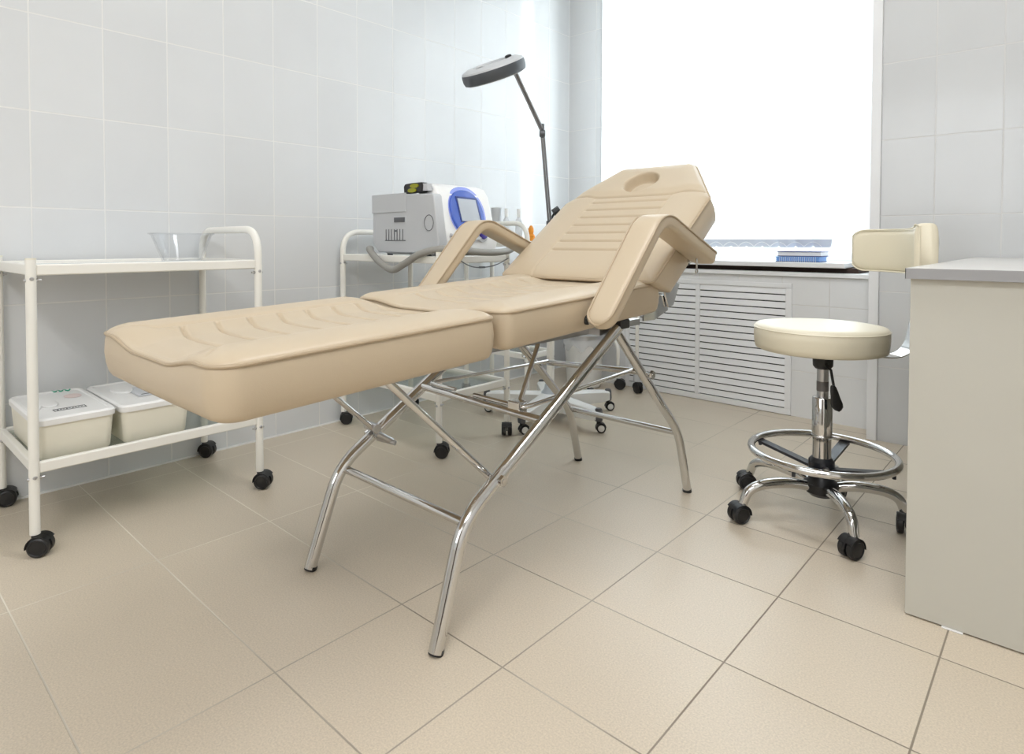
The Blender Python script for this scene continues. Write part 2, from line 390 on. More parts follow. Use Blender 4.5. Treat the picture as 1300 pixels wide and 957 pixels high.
# ------------------------------------------------------------ treatment bed
BX = 1.2375; HW = 0.2665
bed = thing('treatment_bed', (BX, 1.3, 0), 'beige padded adjustable treatment bed on chrome legs in the room centre', 'treatment bed')
def outline_w(kind, t, L, r0, r1, taper=None):
    w0 = BHW if taper else HW; w = w0
    if taper and t > taper[0]:
        w = w0+(taper[1]-w0)*(t-taper[0])/(L-taper[0])
    if t < r0: w -= r0-math.sqrt(max(0, r0*r0-(r0-t)**2))
    if t > L-r1: w -= r1-math.sqrt(max(0, r1*r1-(t-(L-r1))**2))
    return w
def cushion(name, fmap, L, T, hp, detail, r0=0.03, r1=0.03, taper=None, crown=0.014, roll=0.05, nu=140, nv=250, bulge=0.005, hole=None):
    # rows cluster at the rounded ends
    ts = []
    for i in range(nv+1): ts.append(L*i/nv)
    ex = [r0*(1-math.cos(a*PI/2/6)) for a in range(1, 6)]; ts = sorted(set([round(t, 6) for t in ts+ex+[L-r1*(1-math.cos(a*PI/2/6)) for a in range(1, 6)]]))
    us = [math.sin((2*k/nu-1)*PI/2)*0.35+(2*k/nu-1)*0.65 for k in range(nu+1)]
    G = np.array([[(u*outline_w(name, t, L, r0, r1, taper), t) for u in us] for t in ts])
    n_t, n_u = G.shape[:2]
    bi = [(0, k) for k in range(n_u)]+[(j, n_u-1) for j in range(1, n_t)]+[(n_t-1, k) for k in range(n_u-2, -1, -1)]+[(j, 0) for j in range(n_t-2, 0, -1)]
    B = np.array([G[a, b] for a, b in bi])
    nb = len(B)
    # distance to the outline
    A_, C_ = B, np.roll(B, -1, 0); D = C_-A_; dl = (D**2).sum(1)+1e-12
    pts = G.reshape(-1, 2); dist = np.full(len(pts), 9.0)
    for k in range(nb):
        q = pts-A_[k]; tt = np.clip((q@D[k])/dl[k], 0, 1); e = q-tt[:, None]*D[k]; dist = np.minimum(dist, (e**2).sum(1))
    dist = np.sqrt(dist).reshape(n_t, n_u)
    vs = []; fs = []
    for j in range(n_t):
        for k in range(n_u):
            x, t = G[j, k]; d = dist[j, k]
            h = hp(x, t)+crown*math.sqrt(max(0, 1-(1-min(d/roll, 1))**2))+detail(x, t)*min(1, d/0.012)
            vs.append(fmap(x, t, h))
    for j in range(n_t-1):
        for k in range(n_u-1):
            a = j*n_u+k; fs.append((a, a+1, a+n_u+1, a+n_u))
    # outward normals of the outline
    Nn = []
    for k in range(nb):
        d = B[(k+1) % nb]-B[k-1]; d = d/(np.linalg.norm(d)+1e-9); Nn.append((d[1], -d[0]))
    prev = [a*n_u+b for a, b in bi]
    prof = [(0.15, bulge*0.6), (0.4, bulge), (0.65, bulge*0.6), (0.84, -0.001), (0.93, -0.006), (0.98, -0.014), (1.0, -0.026)]
    for fz, off in prof:
        k0 = len(vs)
        for k in range(nb):
            x, t = B[k]; h0 = hp(x, t); h = h0+(-T-h0)*fz
            vs.append(fmap(x+Nn[k][0]*off, t+Nn[k][1]*off, h))
        cur = list(range(k0, k0+nb))
        for k in range(nb):
            k2 = (k+1) % nb; fs.append((prev[k], cur[k], cur[k2], prev[k2]))
        prev = cur
    fs.append(tuple(prev))
    o = MB().add(vs, fs).build(name, LEATHER, bed, smooth=60)
    pp = [fmap(B[k][0]+Nn[k][0]*0.001, B[k][1]+Nn[k][1]*0.001, hp(*B[k])+0.0005) for k in range(0, nb)]
    # thin out doubled points
    q = [pp[0]]
    for p in pp[1:]:
        if (Vector(p)-Vector(q[-1])).length > 0.004: q.append(p)
    MB().tube(q, 0.0034, 8, closed=True).build('piping', PIPING, o)
    return o
def sst(a, b, x):
    t = min(1, max(0, (x-a)/(b-a))); return t*t*(3-2*t)
def groove(d, w=0.0035, dep=0.004): return -dep*math.exp(-(d/w)**2)
# leg rest: foot end y .367, hinge y .942
LR0, LRL = 0.367, 0.575
def chan(x, t, dep): return -dep*(1-sst(0.07, 0.20, abs(x)))
lr_map = lambda x, t, h: (BX+x, LR0+t-0.04*h, 0.617+0.039*t+h)
def lr_hp(x, t):
    e = 1-sst(0.0, 0.20, t); e2 = sst(LRL-0.12, LRL, t)
    return chan(x, t, 0.017*e+0.010*e2)
def lr_det(x, t):
    e = 1-sst(0.0, 0.20, t); e2 = sst(LRL-0.12, LRL, t)
    h = chan(x, t, 0.024)-chan(x, t, 0.017*e+0.010*e2)
    for k in range(7):
        tc = 0.09+0.067*k
        if abs(x) < 0.150: h += groove(t-tc-0.9*x*x, 0.0042, 0.0075)*(1-sst(0.135, 0.15, abs(x)))
    sx = 0.150
    if 0.055 < t: h += groove(abs(x)-sx, 0.0040, 0.0045)*sst(0.055, 0.08, t)
    if t <= 0.09 and abs(x) > 0.02: h += groove((t-0.065)+(abs(x)-sx)*0.9, 0.003, 0.002)*(1 if 0.10 < abs(x) < 0.21 else 0)
    # puffy pads between the ribs
    return h
cushion('leg_rest', lr_map, LRL, 0.087, lr_hp, lr_det, r0=0.045, r1=0.03, crown=0.020, roll=0.075)
# seat: y .968 -> 1.65
BHW = 0.284
ST0, STL = 0.966, 0.685
st_map = lambda x, t, h: (BX+x, ST0+t-0.04*h, 0.645+0.045*t+h)
def st_hp(x, t):
    e = 1-sst(0.0, 0.12, t); return chan(x, t, 0.013*e)
def st_det(x, t):
    e = 1-sst(0.0, 0.12, t); h = chan(x, t, 0.018)-chan(x, t, 0.013*e)
    for k in range(7):
        tc = 0.085+0.07*k
        if abs(x) < 0.15: h += groove(t-tc-0.7*x*x, 0.0042, 0.0065)*(1-sst(0.135, 0.15, abs(x)))
    if t > 0.05: h += groove(abs(x)-0.150, 0.0035, 0.0030)
    return h
cushion('seat_cushion', st_map, STL, 0.083, st_hp, st_det, r0=0.03, r1=0.045, crown=0.018, roll=0.07)
# backrest
TH = R(34.93); BL = 0.676; cs, sn = math.cos(TH), math.sin(TH)
BY, BZ = 1.562, 0.6815; BHW = 0.284
def bk_map(x, t, h):
    if h < 0: t = t+max(0, 1-t/0.16)*(-h)*0.75      # the lower end is cut at a slant
    return (BX+x, BY+t*cs-h*sn, BZ+t*sn+h*cs)
HOLE = (-0.004, 0.545)
def bk_hp(x, t): return 0.0
def bk_det(x, t):
    h = 0.0
    for k in range(7):
        tc = 0.133+0.048*k
        if abs(x) < 0.152: h += groove(t-tc, 0.0046, 0.0075)*(1-sst(0.144, 0.152, abs(x)))
    if t < 0.458: h += groove(abs(x)-0.152, 0.0035, 0.0032)
    tm = 0.455-0.0*x+0.016*sst(0.13, 0.20, abs(x)); h += groove(t-tm, 0.0045, 0.008)
    if t > tm: h += 0.006*sst(tm, tm+0.04, t)
    # face hollow: bean-shaped hole closed with a padded plug
    dx, dt = (x-HOLE[0])/0.064, (t-HOLE[1])/0.066; q = math.sqrt(dx*dx+dt*dt)
    h += -0.040*(1-sst(0.82, 1.04, q))
    dx, dt = (x-HOLE[0]-0.004)/0.052, (t-HOLE[1]+0.010)/0.050; q2 = dx*dx+dt*dt
    if q2 < 1: h += 0.020*math.sqrt(1-q2)
    return h
cushion('backrest', bk_map, BL, 0.098, bk_hp, bk_det, r0=0.014, r1=0.02, taper=(0.444, 0.146), crown=0.018, roll=0.06, nu=150, nv=270)
# armrests
def armrest(x_in, side):
    xa = x_in; xb = x_in+side*0.080; xm = (xa+xb)/2; hw = 0.040; th = 0.0185
    path = fillet([(0, 1.226, 0.597), (0, 1.480, 0.864), (0, 1.812, 0.742)], 0.058, 12)
    # resample evenly
    P = [Vector(p) for p in path]; D = [0]
    for a, b in zip(P, P[1:]): D.append(D[-1]+(b-a).length)
    Lt = D[-1]; N = 90; S = []
    for i in range(N+1):
        q = i/N; d = Lt*(0.5-0.5*math.cos(PI*q))*0.35+Lt*q*0.65
        k = max(j for j in range(len(D)-1) if D[j] <= d+1e-9) if d < Lt else len(D)-2
        f = (d-D[k])/(D[k+1]-D[k]); S.append((P[k].lerp(P[k+1], f), d))
    vs = []; M_ = 28; edgeA = []; edgeB = []
    for i, (p, d) in enumerate(S):
        t = (S[min(i+1, N)][0]-S[max(i-1, 0)][0]).normalized(); nr = Vector((0, -t.z, t.y))   # outward (up / front)
        e = min(d, Lt-d); hl = hw*(0.86+0.14*min(1, d/0.30)); w = hl
        r = 0.036
        if e < r: w = hl*math.sqrt(max(0.002, 1-(1-e/r)**2*0.98))
        hh = th*(1 if e > 0.03 else 0.45+0.55*math.sqrt(max(0, 1-(1-e/0.03)**2)))
        for k in range(M_):
            a = 2*PI*k/M_; ca, sa = math.cos(a), math.sin(a); pw = 0.32
            ux = math.copysign(abs(ca)**pw, ca); un = math.copysign(abs(sa)**0.55, sa)
            vs.append(Vector((xm, 0, 0))+p+Vector((ux*w, 0, 0))+nr*(un*hh))
        edgeA.append(Vector((xm+w*0.985, 0, 0))+p+nr*hh*0.80); edgeB.append(Vector((xm-w*0.985, 0, 0))+p+nr*hh*0.80)
    fs = []
    for i in range(N):
        for k in range(M_): fs.append((i*M_+k, i*M_+(k+1) % M_, (i+1)*M_+(k+1) % M_, (i+1)*M_+k))
    fs += [tuple(range(M_)), tuple(N*M_+k for k in range(M_))]
    o = MB().add(vs, fs).build('armrest', LEATHER, bed, smooth=70)
    MB().tube(edgeA+edgeB[::-1], 0.0028, 8, closed=True).build('piping', PIPING, o)
    # pivots
    xs = BX+side*(HW-0.004)
    for y, z, y2, z2 in ((1.262, 0.606, 1.262, 0.606), (1.800, 0.735, 1.775, 0.742)):
        b = MB(); b.cyl((xs, y, z), (xs+side*0.010, y, z), 0.0125); b.build('pivot_washer', BLACK, bed)
        b = MB(); b.cyl((xs+side*0.008, y, z), (xa+side*0.012, y2, z2), 0.007); b.cyl((xa-side*0.006, y2, z2), (xa+side*0.004, y2, z2), 0.010); b.build('pivot_bolt', CHROME, bed)
    h = MB(); h.cyl((xm, 1.745, 0.748), (xm, 1.745, 0.715), 0.003); h.tube([(xm, 1.745+0.006*math.cos(a), 0.710+0.006*math.sin(a)) for a in np.linspace(0, 2*PI, 12, endpoint=False)], 0.002, 6, closed=True)
    h.build('hook', CHROME, o)
armrest(1.523, 1); armrest(2*BX-1.523, -1)
# legs
LX = (1.036, 1.480)
APY, APZ = 1.452, 0.566
for x in LX:
    s = 1 if x > BX else -1
    rp = fillet([(x+s*0.006, 0.788, 0.004), (x, 0.868, 0.232), (x, APY, APZ)], 0.06, 12)
    o = MB().tube(rp, 0.0148, 20).build('leg', CHROME, bed)
    MB().cyl((x+s*0.006, 0.788, 0.0), (x+s*0.0055, 0.7915, 0.010), 0.0150).build('foot_cap', BLACK, o)
    dx = 0.020 if s > 0 else 0.030
    rp = fillet([(x+s*0.002+(0.03 if s < 0 else 0.004), 1.857, 0.004), (x+(0.03 if s < 0 else 0.004), 1.800, 0.200), (x+(0.015 if s < 0 else -0.006), APY-0.01, APZ-0.004)], 0.06, 12)
    o = MB().tube(rp, 0.0132, 20).build('leg', CHROME, bed)
    MB().cyl((rp[0].x, 1.857, 0.0), (rp[0].x, 1.8545, 0.010), 0.0140).build('foot_cap', BLACK, o)
    MB().box((x-0.016, APY-0.012, APZ-0.004), (x+0.016, APY+0.032, APZ+0.022)).build('leg_bracket', BLACK, bed, bevel=0.004)
    for y, z in ((0.968, 0.289), (1.605, 0.415)):
        b = MB(); b.cyl((x-s*0.018, y, z), (x+s*0.022, y, z), 0.0055); b.cyl((x+s*0.013, y, z), (x+s*0.021, y, z), 0.0125, n=6); b.build('leg_bolt', CHROME, bed)
def bar(p, q, r=0.0095, name='stretcher'): return MB().cyl(p, q, r).build(name, CHROME, bed)
bar((LX[0], 0.885, 0.222), (LX[1], 0.872, 0.226), 0.0095)
bar((LX[0], 1.135, 0.389), (LX[1], 1.118, 0.384), 0.0095)
bar((LX[0]+0.03, 1.815, 0.196), (LX[1]+0.002, 1.785, 0.205), 0.0092)
bar((LX[0]+0.02, 1.665, 0.385), (LX[1], 1.580, 0.425), 0.0092)
# locking loop between the two leg pairs
lp = fillet([(1.075, 1.66, 0.392), (1.075, 1.135, 0.405), (1.100, 1.13, 0.405), (1.180, 1.13, 0.405)], [0.02, 0.02])
MB().tube(lp, 0.0055, 12).build('locking_rod', CHROME, bed)
lp = fillet([(1.250, 1.13, 0.402), (1.415, 1.128, 0.400), (1.425, 1.15, 0.402), (1.445, 1.59, 0.425)], [0.02, 0.02])
MB().tube(lp, 0.0055, 12).build('locking_rod', CHROME, bed)
# leg-rest props
bar((1.452, 0.985, 0.276), (1.452, 0.690, 0.548), 0.0078, 'leg_rest_prop')
pr = MB(); pr.cyl((1.062, 0.985, 0.285), (1.062, 0.70, 0.545), 0.0070)
pr.build('leg_rest_prop', CHROME, bed)
kn = MB(); kn.cyl((1.030, 0.955, 0.318), (1.076, 0.955, 0.318), 0.011); kn.cyl((1.062, 0.962, 0.300), (1.070, 1.005, 0.272), 0.0085); kn.cyl((1.035, 0.985, 0.276), (1.085, 1.005, 0.270), 0.006)
kn.build('prop_knuckle', STEEL, bed)
# backrest prop with its ratchet bracket
bar((1.395, 1.135, 0.395), (1.31, 1.34, 0.56), 0.0065, 'backrest_prop')
MB().box((1.375, 1.118, 0.378), (1.412, 1.150, 0.412)).build('ratchet_bracket', CHROME, bed, bevel=0.003)
# frame under the cushions
uf = MB()
for x in (1.08, 1.40):
    uf.box((x, 0.50, 0.530), (x+0.025, 0.925, 0.544)); uf.box((x, 1.0, 0.548), (x+0.025, 1.66, 0.566))
uf.box((1.02, 1.39, 0.548), (1.46, 1.47, 0.564)); uf.build('under_frame', STEEL, bed)
for s in (-1, 1):
    x = BX+s*0.246
    f = lambda a, b, d: (x+s*d, a, b)
    m = MB(); m.prism([(1.57, 0.600), (1.665, 0.640), (1.705, 0.640), (1.712, 0.592), (1.630, 0.570), (1.57, 0.572)], f, 0.0, 0.006); m.build('hinge_plate', CHROME, bed, bevel=0.001)
    m = MB(); m.prism([(1.665, 0.672), (1.690, 0.690), (1.770, 0.668), (1.730, 0.606), (1.700, 0.602)], f, 0.008, 0.014); m.build('hinge_plate', CHROME, bed, bevel=0.001)
    m = MB(); m.cyl((x, 1.682, 0.668), (x+s*0.026, 1.682, 0.668), 0.010); m.cyl((x+s*0.020, 1.682, 0.668), (x+s*0.030, 1.682, 0.668), 0.0065, n=6); m.build('hinge_bolt', CHROME, bed)

# ------------------------------------------------------------ casters
def caster(parent, p, r=0.0255, ang=0.0, top=0.062, hub=None, wid=0.017, gap=0.0035, trail=0.012, wheelmat=None):
    """twin-wheel caster: p floor point under the stem"""
    x, y = p; d = Vector((math.cos(ang), math.sin(ang), 0)); ax = Vector((-math.sin(ang), math.cos(ang), 0)); c = Vector((x, y, r))+d*trail
    M = basis(ax)
    h = MB()
    # hood: arc over the wheels
    prof = []
    for k in range(13):
        a = R(-20+k*200/12); prof.append(((r+0.0025)*math.cos(a), (r+0.0025)*math.sin(a)))
    inner = [((r*0.62)*math.cos(R(180-k*200/12)), (r*0.62)*math.sin(R(180-k*200/12))) for k in range(13)]
    fn = lambda a, b, dd: tuple(c+d*a*-1+Vector((0, 0, b))+ax*dd)
    h.prism(prof+inner, fn, -gap*0.8, gap*0.8)
    for sgn in (-1, 1):
        vs = []
        arc = [R(-5+k*150/12) for k in range(13)]
        for rad in (r+0.0008, r+0.0028):
            for a in arc:
                for dd in (gap*0.5, gap+wid): vs.append(fn(rad*math.cos(a), rad*math.sin(a), sgn*dd))
        n = 13*2; fs = []
        for k in range(12):
            a = 2*k; fs += [(a, a+1, a+3, a+2), (n+a, n+a+2, n+a+3, n+a+1), (a, a+2, n+a+2, n+a), (a+1, n+a+1, n+a+3, a+3)]
        fs += [(0, n, n+1, 1), (24, 25, n+25, n+24)]
        h.add(vs, fs)
    h.cyl((x, y, 2*r*0.8), (x, y, top), 0.0085)
    o = h.build('caster', BLACK, parent)
    for sgn in (-1, 1):
        w = MB(); e = 0.003
        pf = [(0.0, gap), (r-e, gap), (r, gap+e), (r, gap+wid-e), (r-e, gap+wid)]
        if hub: pf += [(r*0.72, gap+wid)]
        else: pf += [(r*0.78, gap+wid+0.001), (r*0.70, gap+wid-0.001), (r*0.4, gap+wid), (0.0, gap+wid+0.0005)]
        if hub: pf += [(r*0.70, gap+wid-0.001), (0, gap+wid-0.001)]
        Ms = basis(ax*sgn); w.lathe(pf, c, 28, Ms); wo = w.build('wheel', wheelmat or BLACK, o)
        if hub:
            MB().lathe([(0, gap+wid-0.002), (r*0.70, gap+wid-0.002), (r*0.66, gap+wid+0.0006), (0, gap+wid+0.0012)], c, 24, Ms).build('hub_cap', hub, o)
    return o

# ------------------------------------------------------------ trolleys
def trolley(name, label, X0, X1, Y0, Y1, ztop, zlow, cols, arch, cast_ang, post_h=0.012, top_h=0.028, low2=None, skip=()):
    t = thing(name, ((X0+X1)/2, (Y0+Y1)/2, 0), label, 'trolley')
    r = 0.0118; corners = [(X0, Y0), (X1, Y0), (X1, Y1), (X0, Y1)]
    used = set()
    for (i, j, hgt) in arch:     # handle arch joins corners i and j and is their two posts too
        a, b = corners[i], corners[j]; used |= {i, j}
        p = fillet([(a[0], a[1], 0.055), (a[0], a[1], hgt), (b[0], b[1], hgt), (b[0], b[1], 0.055)], 0.085, 12)
        MB().tube(p, r, 18).build('handle_frame', WHITE_METAL, t)
    for i, c in enumerate(corners):
        if i in used: continue
        o = MB().tube([(c[0], c[1], 0.055), (c[0], c[1], ztop+post_h)], r, 18).build('post', WHITE_METAL, t)
        MB().cyl((c[0], c[1], ztop+post_h), (c[0], c[1], ztop+post_h+0.004), r*1.03).build('post_cap', CREAM_PL, o)
    for i, c in enumerate(corners):
        if i in skip: continue
        caster(t, c, ang=cast_ang[i])
    for z in (ztop, zlow):
        m = MB(); w = 0.024; e = 0.010
        m.box((X0+e, Y0-w/2+0.006, z-top_h), (X1-e, Y0+w/2, z)); m.box((X0+e, Y1-w/2, z-top_h), (X1-e, Y1+w/2-0.006, z))
        m.box((X0-w/2+0.006, Y0+e, z-top_h), (X0+w/2, Y1-e, z)); m.box((X1-w/2, Y0+e, z-top_h), (X1+w/2-0.006, Y1-e, z))
        o = m.build('shelf_rail', WHITE_METAL, t, bevel=0.004, seg=3)
        MB().box((X0+0.008, Y0+0.008, z-0.016), (X1-0.008, Y1-0.008, z-0.010)).build('shelf', WHITE_SHEET if z > 0.5 else SHELF_GLASS, t)
        for c in corners:
            for dx, dy in ((1, 0), (0, 1)):
                sx = 1 if c[0] > (X0+X1)/2 else -1; sy = 1 if c[1] > (Y0+Y1)/2 else -1
                v = Vector((sx*dx, sy*dy, 0)); q = Vector((c[0], c[1], z-top_h-0.012+dx*0.004)); b = MB()
                b.cyl(q-v*(r+0.010), q+v*(r+0.002), 0.003, n=10); b.cyl(q+v*(r-0.001), q+v*(r+0.003), 0.0052, 0.003, n=12); b.cyl(q-v*(r+0.003), q-v*(r-0.001), 0.005, n=6)
                b.build('shelf_bolt', STEEL, t)
    return t
trolley('instrument_trolley', 'white two-tier steel trolley at left wall with lidded tubs on its lower shelf',
        0.027, 0.458, 0.352, 0.945, 0.737, 0.236, None, [(1+1, 3, 0.835)], {0: R(75), 1: R(55), 2: R(40), 3: R(40)})
trolley('instrument_trolley', 'white steel trolley carrying the grey and blue apparatus against the left wall',
        0.050, 0.670, 1.530, 1.905, 0.742, 0.232, None, [(0, 3, 0.838)], {0: R(55), 1: R(38), 2: R(-48), 3: R(60)})
trolley('instrument_trolley', 'white trolley in the far corner holding bottles behind the lamp',
        0.055, 0.468, 2.275, 2.470, 0.800, 0.260, None, [(0, 1, 0.885)], {0: R(140), 1: R(10), 2: R(60), 3: R(120)})

# tubs on the lower shelf of the first trolley
def tub(label, X0, X1, Y0, Y1, z, H, sticker):
    t = thing('storage_tub', ((X0+X1)/2, (Y0+Y1)/2, z), label, 'storage box')
    def rr(x0, x1, y0, y1, r, n=6):
        out = []
        for cx, cy, a0 in ((x1-r, y1-r, 0), (x0+r, y1-r, 90), (x0+r, y0+r, 180), (x1-r, y0+r, 270)):
            for k in range(n+1): a = R(a0+90*k/n); out.append((cx+r*math.cos(a), cy+r*math.sin(a)))
        return out
    def loft(levels):
        m = MB(); vs = []; n = len(levels[0][0])
        for poly, zz in levels: vs += [(a, b, zz) for a, b in poly]
        fs = [(i*n+k, i*n+(k+1) % n, (i+1)*n+(k+1) % n, (i+1)*n+k) for i in range(len(levels)-1) for k in range(n)]
        fs += [tuple(range(n)), tuple((len(levels)-1)*n+k for k in range(n))]
        return m.add(vs, fs)
    tp = 0.010
    loft([(rr(X0+tp+0.004, X1-tp-0.004, Y0+tp+0.004, Y1-tp-0.004, 0.018), z), (rr(X0+tp, X1-tp, Y0+tp, Y1-tp, 0.020), z+0.006),
          (rr(X0+0.004, X1-0.004, Y0+0.004, Y1-0.004, 0.020), z+H-0.018)]).build('tub_body', CREAM_PL, t)
    ld = loft([(rr(X0, X1, Y0, Y1, 0.022), z+H-0.020), (rr(X0-0.001, X1+0.001, Y0-0.001, Y1+0.001, 0.022), z+H-0.006), (rr(X0+0.004, X1-0.004, Y0+0.004, Y1-0.004, 0.020), z+H-0.001),
               (rr(X0+0.012, X1-0.012, Y0+0.012, Y1-0.012, 0.016), z+H-0.001), (rr(X0+0.015, X1-0.015, Y0+0.015, Y1-0.015, 0.014), z+H-0.004)]).build('tub_lid', WHITE_PL, t)
    cx, cy = (X0+X1)/2-0.02, (Y0+Y1)/2; zt = z+H-0.0035
    if sticker:
        e = MB()
        for c, rx, ry in (((cx+0.01, cy-0.030), 0.060, 0.022), ((cx+0.03, cy-0.065), 0.04, 0.016)):
            e.prism([(c[0]+rx*math.cos(2*PI*k/24), c[1]+ry*math.sin(2*PI*k/24)) for k in range(24)], lambda a, b, d: (a, b, d), zt-0.001, zt+0.005)
        e.build('lid_grip', WHITE_PL, ld, bevel=0.002)
        e = MB(); bx0, bx1, by0, by1 = cx+0.095, cx+0.118, cy-0.035, cy+0.040; w = 0.0012
        for a, b in (((bx0, by0), (bx1, by0+w)), ((bx0, by1-w), (bx1, by1)), ((bx0, by0), (bx0+w, by1)), ((bx1-w, by0), (bx1, by1))):
            e.box((a[0], a[1], zt), (b[0], b[1], zt+0.0008))
        for k in range(9): e.box((bx0+0.008, by0+0.008+k*0.007, zt), (bx0+0.0095+random.uniform(0, 0.004), by0+0.012+k*0.007, zt+0.0006))
        e.build('label_print', INK, ld)
        g_ = MB(); pts = smooth_path([(cx-0.155, cy+0.015, zt+0.0012), (cx-0.140, cy+0.020, zt+0.0012), (cx-0.150, cy+0.030, zt+0.0012), (cx-0.135, cy+0.034, zt+0.0012), (cx-0.148, cy+0.045, zt+0.0012), (cx-0.130, cy+0.052, zt+0.0012), (cx-0.145, cy+0.06, zt+0.0012)], 5)
        g_.tube(pts, 0.0022, 6); g_.build('handwriting', GREEN, ld)
        MB().prism([(cx-0.05+0.03*math.cos(2*PI*k/24), cy+0.045+0.022*math.sin(2*PI*k/24)) for k in range(24)], lambda a, b, d: (a, b, d), zt, zt+0.0006).build('sticker', mat('pale_pink_print', srgb(232, 216, 212), 0.6), ld)
    else:
        e = MB(); e.prism([(cx-0.03+0.060*math.cos(2*PI*k/24), cy-0.030+0.028*math.sin(2*PI*k/24)) for k in range(24)], lambda a, b, d: (a, b, d), zt-0.001, zt+0.006)
        e.build('lid_grip', WHITE_PL, ld, bevel=0.002)
        e = MB(); e.box((cx-0.03, cy-0.02, zt+0.001), (cx+0.10, cy+0.045, zt+0.0035)); e.build('label_card', mat('grey_card', srgb(205, 208, 212), 0.5), ld)
        e = MB(); e.box((cx+0.085, cy-0.01, zt+0.0036), (cx+0.090, cy+0.045, zt+0.0042)); e.build('label_print', INK, ld)
    return t
tub('cream lidded plastic tub nearest the trolley post, green scribble on lid', 0.085, 0.438, 0.360, 0.545, 0.2265, 0.112, True)
tub('cream lidded plastic tub half hidden under the bed foot end', 0.085, 0.438, 0.556, 0.745, 0.2265, 0.110, False)

# clear bowl on the first trolley
bo = MB(); c = (0.225, 0.800, 0.7275)
pf = [(0.0, 0.0), (0.052, 0.0), (0.058, 0.004), (0.090, 0.088), (0.098, 0.092), (0.098, 0.095), (0.088, 0.092), (0.054, 0.007), (0.0, 0.004)]
tag(bo.lathe(pf, c, 48).build('bowl', BOWL), 'clear transparent bowl on the top shelf of the left trolley', 'bowl')

# ------------------------------------------------------------ apparatus on the second trolley
ap = thing('laser_apparatus', (0.40, 1.75, 0.7325), 'grey and white apparatus with a blue oval screen on a trolley', 'medical device')
zt = 0.7325
body = MB(); prof = [(0.215, zt+0.012), (0.600, zt+0.012), (0.615, 0.790), (0.605, 0.835), (0.562, 0.985), (0.540, 1.016), (0.500, 1.028), (0.462, 1.016), (0.440, 0.980), (0.215, 0.972)]
body.prism(prof, lambda a, b, d: (a, d, b), 1.612, 1.915); shell = body.build('shell', WHITE_PL, ap, bevel=0.022, seg=5)
sd = MB(); sd.prism([(0.208, 0.790), (0.245, 0.752), (0.610, 0.752), (0.622, 0.790), (0.592, 0.970), (0.584, 0.980), (0.212, 0.988), (0.208, 0.983)], lambda a, b, d: (a, d, b), 1.572, 1.618)
sp_ = sd.build('side_panel', GREY_PL, ap, bevel=0.006, seg=3)
m = MB(); m.box((0.206, 1.569, 0.914), (0.430, 1.574, 0.990)); m.build('panel_step', GREY_PL, sp_, bevel=0.002)
m = MB(); m.box((0.352, 1.5705, 0.868), (0.430, 1.5725, 0.898)); m.build('slot_rim', GREY_PL, sp_, bevel=0.001)
m = MB(); m.box((0.356, 1.5685, 0.874), (0.424, 1.5715, 0.893)); m.build('slot', GREY_DK, sp_)
m = MB()
for k in range(7): m.box((0.300+k*0.018, 1.5700, 0.802), (0.3022+k*0.018, 1.5722, 0.846))
m.box((0.295, 1.5700, 0.799), (0.425, 1.5722, 0.802)); m.box((0.362, 1.569, 0.836), (0.368, 1.5722, 0.842)); m.build('vent', GREY_DK, sp_)
m = MB(); m.tube([(0.567+0.026*math.cos(a), 1.5715, 0.868+0.030*math.sin(a)) for a in np.linspace(0, 2*PI, 40, endpoint=False)], 0.0015, 6, closed=True); m.build('round_cover', GREY_DK, sp_)
m = MB()
for k in range(4): m.cyl((0.225+0.33*(k % 2), 1.65+0.22*(k//2), zt-0.0005), (0.225+0.33*(k % 2), 1.65+0.22*(k//2), zt+0.013), 0.012)
m.build('foot', BLACK, ap)
# front plane: oval display leaning back
A = Vector((0.612, 1.0, 0.815)); Bv = Vector((0.556, 1.0, 0.990)); vdir = (Bv-A).normalized(); nrm = Vector((vdir.z, 0, -vdir.x)); ydir = Vector((0, 1, 0))
def fp(y, v, d): 
    q = A+vdir*v+nrm*d; return (q.x, y, q.z)
CY, CV = 1.762, 0.103
def oval(rx, ry, c=(CY, CV), n=48, sq=2.2): 
    return [(c[0]+rx*math.copysign(abs(math.cos(2*PI*k/n))**(2/sq), math.cos(2*PI*k/n)), c[1]+ry*math.copysign(abs(math.sin(2*PI*k/n))**(2/sq), math.sin(2*PI*k/n))) for k in range(n)]
m = MB(); m.prism(oval(0.102, 0.110), fp, -0.02, 0.004); m.build('display_hood', BLUE_LT, ap, bevel=0.004)
m = MB(); m.prism(oval(0.092, 0.099, (CY-0.006, CV-0.006)), fp, 0.0, 0.012); dr = m.build('display_ring', BLUE, ap, bevel=0.005)
m = MB(); m.prism([(CY-0.058, CV-0.045), (CY+0.062, CV-0.045), (CY+0.058, CV+0.058), (CY-0.058, CV+0.062)], fp, 0.010, 0.0145); m.build('screen_bezel', mat('dark_blue_plastic', srgb(30, 55, 130), 0.3), dr)
m = MB(); m.prism([(CY-0.052, CV-0.042), (CY+0.050, CV-0.042), (CY+0.048, CV+0.050), (CY-0.052, CV+0.053)], fp, 0.013, 0.0165); m.build('screen', SCREEN, dr)
m = MB(); m.tube([fp(1.64+0.010*k, CV-0.090-0.022*math.sin(PI*k/20)-0.006, 0.006) for k in range(21)], 0.006, 8); m.build('grey_trim', GREY_PL, ap)
m = MB(); m.lathe([(0, 0), (0.030, 0), (0.030, 0.006), (0.022, 0.009), (0, 0.010)], fp(1.815, 0.008, 0.0), 28, basis(nrm)); kb = m.build('knob_ring', GREY_PL, ap)
m = MB(); m.lathe([(0, 0), (0.022, 0), (0.020, 0.016), (0, 0.018)], fp(1.815, 0.008, 0.0), 28, basis(nrm)); m.build('knob', PURPLE, ap)
